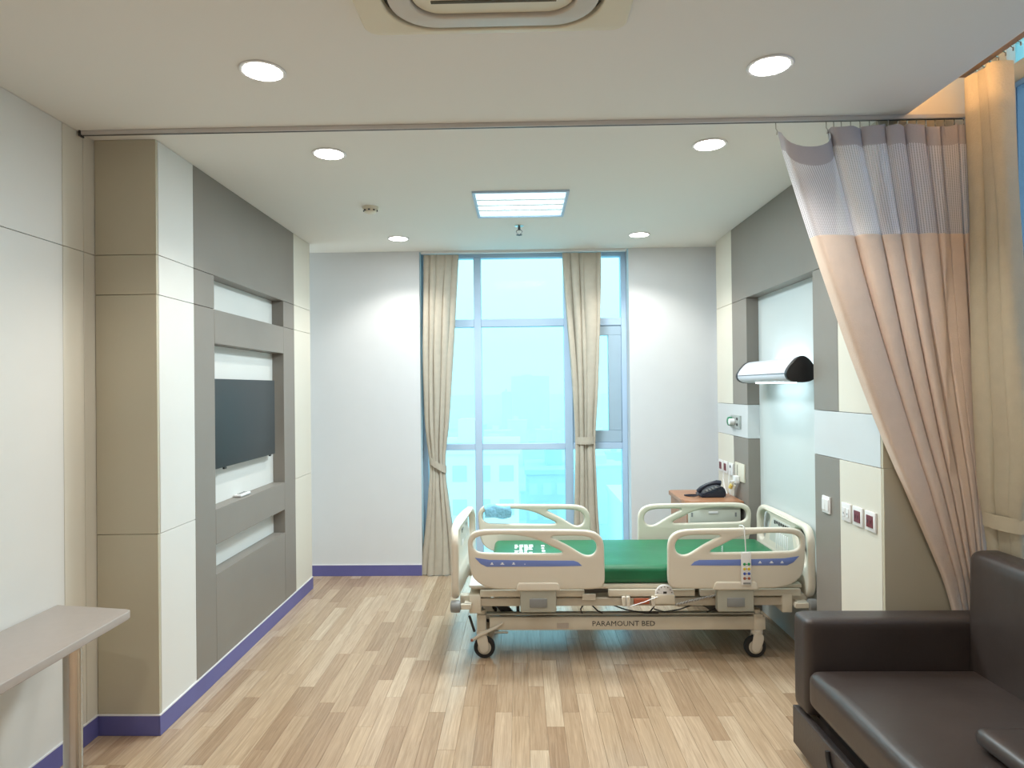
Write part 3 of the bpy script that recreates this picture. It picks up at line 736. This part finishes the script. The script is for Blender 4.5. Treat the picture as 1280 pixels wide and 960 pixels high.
# head and foot boards
def end_board(name, xc, y0, y1, z0, z1, inner, slant=0, bow=0):
    bw = lambda u: slant*(u/(y1-y0)-.5)+bow*(1-(2*u/(y1-y0)-1)**2)
    Wd = y1-y0; Hh = z1-z0
    out = rrect(0, Wd, 0, Hh, .10, 8)
    dense = []
    for i in range(len(out)):
        a_, b_ = out[i], out[(i+1) % len(out)]; n_ = max(1, int(math.dist(a_, b_)/.05))
        dense += [(a_[0]+(b_[0]-a_[0])*k/n_, a_[1]+(b_[1]-a_[1])*k/n_) for k in range(n_)]
    out = dense
    h1 = chaikin([(.038, Hh-.12), (.055, Hh-.060), (.11, Hh-.036), (.18, Hh-.040), (.225, Hh-.058), (.205, Hh-.105), (.15, Hh-.18), (.10, Hh-.235), (.055, Hh-.24), (.038, Hh-.19)], 2)
    h2 = [(Wd-u, v) for u, v in h1]
    b_ = plate(name, [out, h1, h2], .046, .018, lambda u, v, w_: Vector((xc+w_+bw(u), y0+u, z0+v)), bed_shell, bed)
    plate('board_panel', [[(.24, .08), (Wd-.24, .08), (Wd-.20, .13), (Wd-.25, Hh-.09), (Wd-.29, Hh-.05), (.29, Hh-.05), (.25, Hh-.09), (.20, .13)]], .006, .002, lambda u, v, w_: Vector((xc+inner*.0235+w_+bw(u), y0+u, z0+v)), mat('board_insert', (.60,.60,.55), .4, var=.02), b_)
    for k in range(7):
        ya = y0+Wd/2-.11+k*.03; xs = xc+bw(ya-y0)
        box('vent_slat', xs+inner*.025, xs+inner*.033, ya, ya+.012, z0+Hh*.42, z0+Hh*.70, white_plastic, b_, .002, 1)
    for k in range(7):
        ya = y0+Wd/2-.115+k*.034; xs = xc+bw(ya-y0); box('label_print', xs+inner*.0266, xs+inner*.0305, ya, ya+.022, z0+Hh*.80+.006*(k % 2), z0+Hh*.855, black_print, b_)
    return b_
end_board('headboard', 1.662, 3.795, 4.635, .365, .790, -1, 0, .018)
end_board('footboard', -.368, 3.795, 4.635, .365, .790, 1, .045, -.034)
for x0, x1 in ((-.37, -.30), (1.56, 1.66)):
    for y in (3.86, 4.50): box('board_post', x0, x1, y, y+.05, .32, .39, bed_metal, bed, .005, 1)
for xx in (-.39, 1.665):
    for yy in (3.80, 4.63): lathe('bumper', [(.020, -.03), (.033, -.026), (.035, 0), (.033, .026), (.020, .03)], (xx, yy, .345), grey_plastic, bed, axis='x' if xx > 0 else 'x', n=24)
for xx0, xx1 in ((-.36, -.30), (1.56, 1.64)):
    for yy in (3.80, 4.63): box('bumper_arm', xx0, xx1, yy-.012, yy+.012, .33, .36, bed_metal, bed, .003, 1); box('bumper_arm', xx0+.02, xx1, min(yy, 4.2)-.0 if yy < 4 else 4.58, 3.86 if yy < 4 else yy, .33, .36, bed_metal, bed)

# hand control hooked on the near head rail
rc = thing('bed_hand_control', (1.275, 3.77, .468), 'white bed hand control with coloured buttons hooked on the near rail', 'hand control')
box('body', 1.247, 1.304, 3.760, 3.779, .470, .660, white_plastic, rc, .008, 3)
for r_, cc in enumerate(('green', 'yellow', 'blue', 'red')):
    for c_ in (0, 1): lathe('button', [(.008, 0), (.008, -.002), (.006, -.003)], (1.263+c_*.025, 3.760, .592-r_*.027), btn[cc], rc, axis='y', n=14)
    box('button_label', 1.2725, 1.2785, 3.7592, 3.760, .590-r_*.027, .594-r_*.027, black_print, rc)
box('grip_strip', 1.255, 1.296, 3.7588, 3.760, .478, .488, grey_plastic, rc, .0003, 1)
tube('hook', [(1.275, 3.770, .655), (1.272, 3.768, .72), (1.268, 3.770, .80), (1.262, 3.79, .806), (1.258, 3.82, .800), (1.256, 3.828, .77)], .0035, white_plastic, rc, n=6)
cc_ = [(1.16+.004*math.cos(k*.8), 3.835+.005*math.sin(k*.8), .560+.001*k) for k in range(120)]
tube('cord', cc_, .0018, white_plastic, rc, n=5)

# folded cloth on the far rail
bm = bmesh.new(); n1, n2 = 22, 16; grid = []
prof = [(-.024, -.065), (-.026, -.03), (-.025, 0), (-.016, .016), (0, .022), (.016, .016), (.025, 0), (.026, -.03), (.027, -.060)]
for i in range(n1+1):
    x = -.262+.185*i/n1; row = []
    for j in range(n2+1):
        f = j/n2*(len(prof)-1); k = min(int(f), len(prof)-2); t_ = f-k
        d = prof[k][0]*(1-t_)+prof[k+1][0]*t_; z = prof[k][1]*(1-t_)+prof[k+1][1]*t_
        nzv = .004*math.sin(31*x+7*z*10)+.003*math.sin(57*x+j)
        row.append(bm.verts.new((x+.006*math.sin(j*.8), 4.62+d*(1+nzv*6), .768+z+nzv-.008*math.sin(PI*i/n1)*(1 if j in (0, n2) else 0))))
    grid.append(row)
for i in range(n1):
    for j in range(n2): bm.faces.new((grid[i][j], grid[i+1][j], grid[i+1][j+1], grid[i][j+1]))
tag(finish('folded_cloth', bm, cloth_blue, None, 180), 'crumpled light blue cloth draped over the far foot rail of the bed', 'cloth')

# ------------------------------------------------------------------ bedside cabinet and telephone
cb = thing('bedside_cabinet', (1.39, 5.07, 0), 'pale bedside cabinet with brown wooden top behind the bed', 'cabinet')
CX0, CX1, CY0, CY1 = 1.185, 1.612, 4.80, 5.34
plate('cabinet_top', [[(CX0, CY0+.15), (CX0+.012, CY0+.05), (CX0+.05, CY0+.01), (CX0+.10, CY0-.005), (CX1, CY0-.005), (CX1, CY1), (CX0+.02, CY1), (CX0, CY1-.03)]], .034, .006, up_(.753), wood_top, cb)
box('body', CX0+.03, CX1-.012, CY0+.03, CY1-.01, .06, .736, cab_pale, cb, .003, 1)
box('side_panel', CX0+.022, CX0+.03, CY0+.03, CY1-.01, .06, .736, wood_top, cb)
for z0, z1 in ((.575, .705), (.37, .565), (.08, .36)):
    d = box('drawer_front' if z0 > .1 else 'door', CX0+.035, CX1-.02, CY0+.012, CY0+.03, z0, z1, cab_pale, cb, .004, 2)
    box('pull', 1.36, 1.43, CY0+.006, CY0+.013, z1-.028, z1-.010, white_plastic, d, .004, 2)
    for x in (CX0+.05, CX1-.06): box('latch', x, x+.012, CY0+.009, CY0+.013, z1-.05, z1-.02, grey_plastic, d)
for x in (CX0+.07, CX1-.06):
    for y in (CY0+.07, CY1-.06): lathe('foot', [(.022, 0), (.022, .06)], (x, y, 0), rubber, cb, n=14)
ph = thing('telephone', (1.42, 5.03, .77), 'black desk telephone with handset on the bedside cabinet', 'telephone')
bm = bmesh.new()
pr_ = [(-.085, 0), (.095, 0), (.105, .03), (.09, .075), (.07, .082), (-.08, .022)]
a = [bm.verts.new((1.43+u, 4.94, .7705+v)) for u, v in pr_]; b = [bm.verts.new((1.43+u, 5.12, .7705+v)) for u, v in pr_]
bm.faces.new(a); bm.faces.new(b[::-1])
for i in range(6): bm.faces.new((a[i], a[(i+1) % 6], b[(i+1) % 6], b[i]))
bmesh.ops.bevel(bm, geom=bm.edges[:], offset=.008, segments=2, affect='EDGES')
finish('body', bm, phone_m, ph, 40)
hs = [(1.345, 5.02, .805), (1.365, 5.01, .832), (1.40, 5.0, .856), (1.44, 4.995, .870), (1.475, 4.99, .878), (1.505, 4.99, .872)]
tube('handset', hs, [.020, .017, .014, .014, .018, .021], phone_m, ph, n=12)
for i in range(4):
    for j in range(3): box('key', 1.39+i*.022, 1.404+i*.022, 4.955+j*.02, 4.968+j*.02, .812+i*.0085, .824+i*.0085, grey_plastic, ph, .002, 1)
cp = [(1.345-.07*k/80+.005*math.cos(k*.9), 5.0-.06*math.sin(k/80*PI)+.005*math.sin(k*.9), .776+.022*(1-k/80)) for k in range(81)]
tube('handset_cord', cp, .0042, phone_m, ph, n=6)
tube('handset_cord', [(1.275, 5.0, .776), (1.25, 5.02, .777), (1.245, 5.04, .776), (1.28, 5.05, .776), (1.345, 5.04, .778)], .006, phone_m, ph, n=6)

# ------------------------------------------------------------------ bed head lamp
bl = thing('bed_head_lamp', (1.62, 4.17, 1.63), 'white triangular wall lamp with black end caps glowing over the bed', 'wall lamp')
tri = chaikin([(1.572, 1.770), (1.624, 1.770), (1.676, 1.695), (1.672, 1.650), (1.630, 1.626), (1.552, 1.626), (1.512, 1.648), (1.506, 1.692)], 2)
LY0, LY1 = 3.755, 4.60
lamp_w = mat('lamp_housing', (.70,.72,.80), .3, var=.01)
plate('housing', [tri], LY1-LY0-.03, .003, lambda u, v, w_: Vector((u, (LY0+LY1)/2+w_, v)), lamp_w, bl)
cu_, cv_ = sum(p[0] for p in tri)/len(tri), sum(p[1] for p in tri)/len(tri)
big = [(cu_+(u-cu_)*1.05, cv_+(v-cv_)*1.05) for u, v in tri]
for y in (LY0, LY1): plate('end_cap', [big], .034, .006, lambda u, v, w_: Vector((u, y+w_, v)), black_plastic, bl)
box('top_lens', 1.610, 1.655, LY0+.16, LY1-.22, 1.735, 1.757, lens_bed, bl, .003, 1)
box('bottom_lens', 1.56, 1.64, LY0+.16, LY1-.22, 1.620, 1.632, lens_bed, bl, .003, 1)
box('dividing_line', 1.5065, 1.5125, LY0+.02, LY1-.02, 1.674, 1.678, black_plastic, bl)
box('wall_mount', 1.66, 1.708, 4.05, 4.30, 1.665, 1.70, lamp_w, bl, .003, 1)

# ------------------------------------------------------------------ wall devices on the right wall
def wplate(name, yc, zc, wy, hz, lb, cat, m=white_plastic, group=None, th=.010):
    o = thing(name, (XR-th/2, yc, zc-hz/2), lb, cat, group)
    box('cover_plate', XR-th, XR, yc-wy/2, yc+wy/2, zc-hz/2, zc+hz/2, m, o, .003, 2)
    return o
def insert(o, yc, zc, wy, hz, m, name='insert', th=.013):
    return box(name, XR-th, XR-.009, yc-wy/2, yc+wy/2, zc-hz/2, zc+hz/2, m, o, .0015, 1)
o = wplate('light_switch', 3.515, .972, .088, .09, 'white double light switch on the taupe strip beside the headboard', 'switch')
insert(o, 3.496, .972, .034, .060, white_plastic, 'rocker', .0145); insert(o, 3.534, .972, .034, .060, white_plastic, 'rocker', .0145)
o = wplate('data_outlet', 3.300, .972, .088, .09, 'white data outlet plate left of the two red sockets', 'outlet')
for k in (-.018, .018): insert(o, 3.300+k, .972, .026, .045, white_plastic, 'port', .013); insert(o, 3.300+k, .966, .010, .012, grey_plastic, 'jack', .0137)
for yc, lb in ((3.190, 'white socket plate with dark red face, middle of the three by the curtain'), (3.076, 'white socket plate with dark red face, nearest the curtain')):
    o = wplate('power_socket', yc, .972, .092, .092, lb, 'socket', group='red sockets on the right wall')
    i_ = insert(o, yc, .972, .056, .056, red_dark, 'socket_face'); 
    for k in (-.012, .012): box('socket_slot', XR-.0138, XR-.0128, yc+k-.002, yc+k+.002, .964, .980, black_print, i_)
for yc, lb in ((5.345, 'white socket plate with dark red face above the telephone, by the corner'), (5.225, 'white socket plate with dark red face above the telephone, second from the corner')):
    o = wplate('power_socket', yc, .966, .10, .092, lb, 'socket', group='red sockets on the right wall')
    i_ = insert(o, yc, .966, .056, .056, red_dark, 'socket_face')
    for k in (-.012, .012): box('socket_slot', XR-.0138, XR-.0128, yc+k-.002, yc+k+.002, .958, .974, black_print, i_)
o = wplate('phone_outlet', 5.095, .964, .105, .092, 'white telephone outlet with a cord hanging to the cabinet', 'outlet')
insert(o, 5.095, .985, .02, .02, black_plastic, 'jack')
tube('cord', [(1.600, 5.225, .935), (1.596, 5.22, .88), (1.590, 5.18, .82), (1.585, 5.12, .79), (1.580, 5.08, .776)], .0035, white_plastic, o, n=6)
tube('cord', [(1.606, 5.10, .955), (1.598, 5.09, .88), (1.594, 5.05, .82), (1.585, 5.02, .776)], .003, white_plastic, o, n=6)
o = wplate('call_panel', 4.885, .968, .205, .135, 'cream nurse call panel with a plug and hanging cables', 'call panel', cream_plastic)
box('divider', XR-.0112, XR-.0098, 4.925, 4.931, .915, 1.02, black_print, o)
box('plug', XR-.045, XR-.010, 4.875, 4.935, .885, .940, white_plastic, o, .006, 2)
for k in range(5):
    s = k*.014
    tube('cable', [(XR-.040, 4.89+s*.6, .905), (XR-.058, 4.91+s, .880+.012*(k % 2)), (XR-.050, 4.93+s*.8, .855), (XR-.044, 4.91+s*.7, .835+.01*k), (XR-.040, 4.89+s*.4, .87)], .0045, white_plastic if k % 2 else cream_plastic, o, n=6)
tube('call_button', [(XR-.055, 4.925, .872), (XR-.058, 4.945, .845)], [.013, .016], yellow_pl, o, n=12)
o = wplate('gas_outlet', 4.965, 1.338, .215, .098, 'grey medical gas outlet panel with a green fitting', 'gas outlet', steel_grey, th=.014)
lathe('green_fitting', [(.033, XR-.016), (.033, XR-.042), (.026, XR-.046)], (0, 5.03, 1.338), green_out, o, axis='x', n=24)
lathe('white_valve', [(.024, XR-.016), (.024, XR-.052), (.012, XR-.056)], (0, 4.975, 1.338), white_plastic, o, axis='x', n=24)
for z in (1.318, 1.360): box('port', XR-.018, XR-.0138, 4.895, 4.925, z-.010, z+.010, dark_metal, o, .002, 1)

# ------------------------------------------------------------------ city outside
ZG = -38
hz_ground = mat('city_ground', (.50,.60,.58), .95, var=.25, vscale=.02)
tag(box('ground', -2500, 2500, 14, 4000, ZG-2, ZG, hz_ground), kind='structure')
bwhite = mat('building_white', (.82,.84,.84), .8, var=.03, vscale=.2)
bpale = mat('building_pale', (.66,.72,.74), .8, var=.04, vscale=.2)
bblue = mat('building_blue_grey', (.50,.60,.66), .8, var=.05, vscale=.2)
bglass_hazed = mat('building_window_hazed', (.58,.68,.73), .25, var=.1, vscale=.3)  # window colour paled so the panes look washed out by haze
def building(name, x0, x1, y0, y1, zt, m, lb, rows=0, cols=0, group=None):
    o = thing(name, ((x0+x1)/2, (y0+y1)/2, ZG), lb, 'building', group)
    box('walls', x0, x1, y0, y1, ZG, zt, m, o)
    r_ = box('roof', x0-.2, x1+.2, y0-.2, y1+.2, zt, zt+.6, m, o)
    box('roof_hut', x0+(x1-x0)*.3, x0+(x1-x0)*.55, y0+(y1-y0)*.4, y0+(y1-y0)*.7, zt+.6, zt+3, m, r_)
    if rows:
        fh = 3.2; cw = (x1-x0)/cols; me = None
        for r in range(rows):
            for c_ in range(cols):
                X = x0+cw*(c_+.5); Z = zt-2.6-r*fh
                if me is None: me = box('window', X-cw*.3, X+cw*.3, y0-.06, y0+.05, Z, Z+1.5, bglass_hazed, o).data
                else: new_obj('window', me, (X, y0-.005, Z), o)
    return o
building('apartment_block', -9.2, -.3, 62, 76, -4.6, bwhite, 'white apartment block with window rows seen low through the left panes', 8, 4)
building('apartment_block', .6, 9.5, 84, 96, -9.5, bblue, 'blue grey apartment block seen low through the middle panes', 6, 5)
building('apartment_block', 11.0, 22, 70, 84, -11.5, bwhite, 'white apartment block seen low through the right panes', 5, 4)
building('tower_block', -9, 28, 640, 690, 12.5, bpale, 'broad hazy tower block on the horizon in the middle pane')
building('tower_block', -16, -7.5, 560, 590, -2, bpale, 'narrow hazy tower block left of the broad tower on the horizon')
rb = random.Random(11)
for k in range(26):
    d = 120+14*k+rb.uniform(0, 12); x = rb.uniform(-.17, .17)*d; wd = rb.uniform(8, 17)
    building('house', x-wd/2, x+wd/2, d, d+wd*.8, ZG+rb.uniform(7, 19), rb.choice((bwhite, bpale, bblue)), 'low hazy city building below the horizon outside the back window', group='low city buildings outside')

# haze between the window and the city
def haze():
    m = bpy.data.materials.new('haze_air'); m.use_nodes = True; nt = m.node_tree
    for n in list(nt.nodes): nt.nodes.remove(n)
    o = nt.nodes.new('ShaderNodeOutputMaterial'); v = nt.nodes.new('ShaderNodeVolumeScatter')
    v.inputs['Color'].default_value = (1,1,1,1); v.inputs['Density'].default_value = .0022; v.inputs['Anisotropy'].default_value = .35
    nt.links.new(v.outputs[0], o.inputs['Volume']); return m
tag(box('haze', -600, 600, 20, 900, ZG-1, 60, haze()), 'pale haze over the city outside the window', 'haze', kind='stuff')
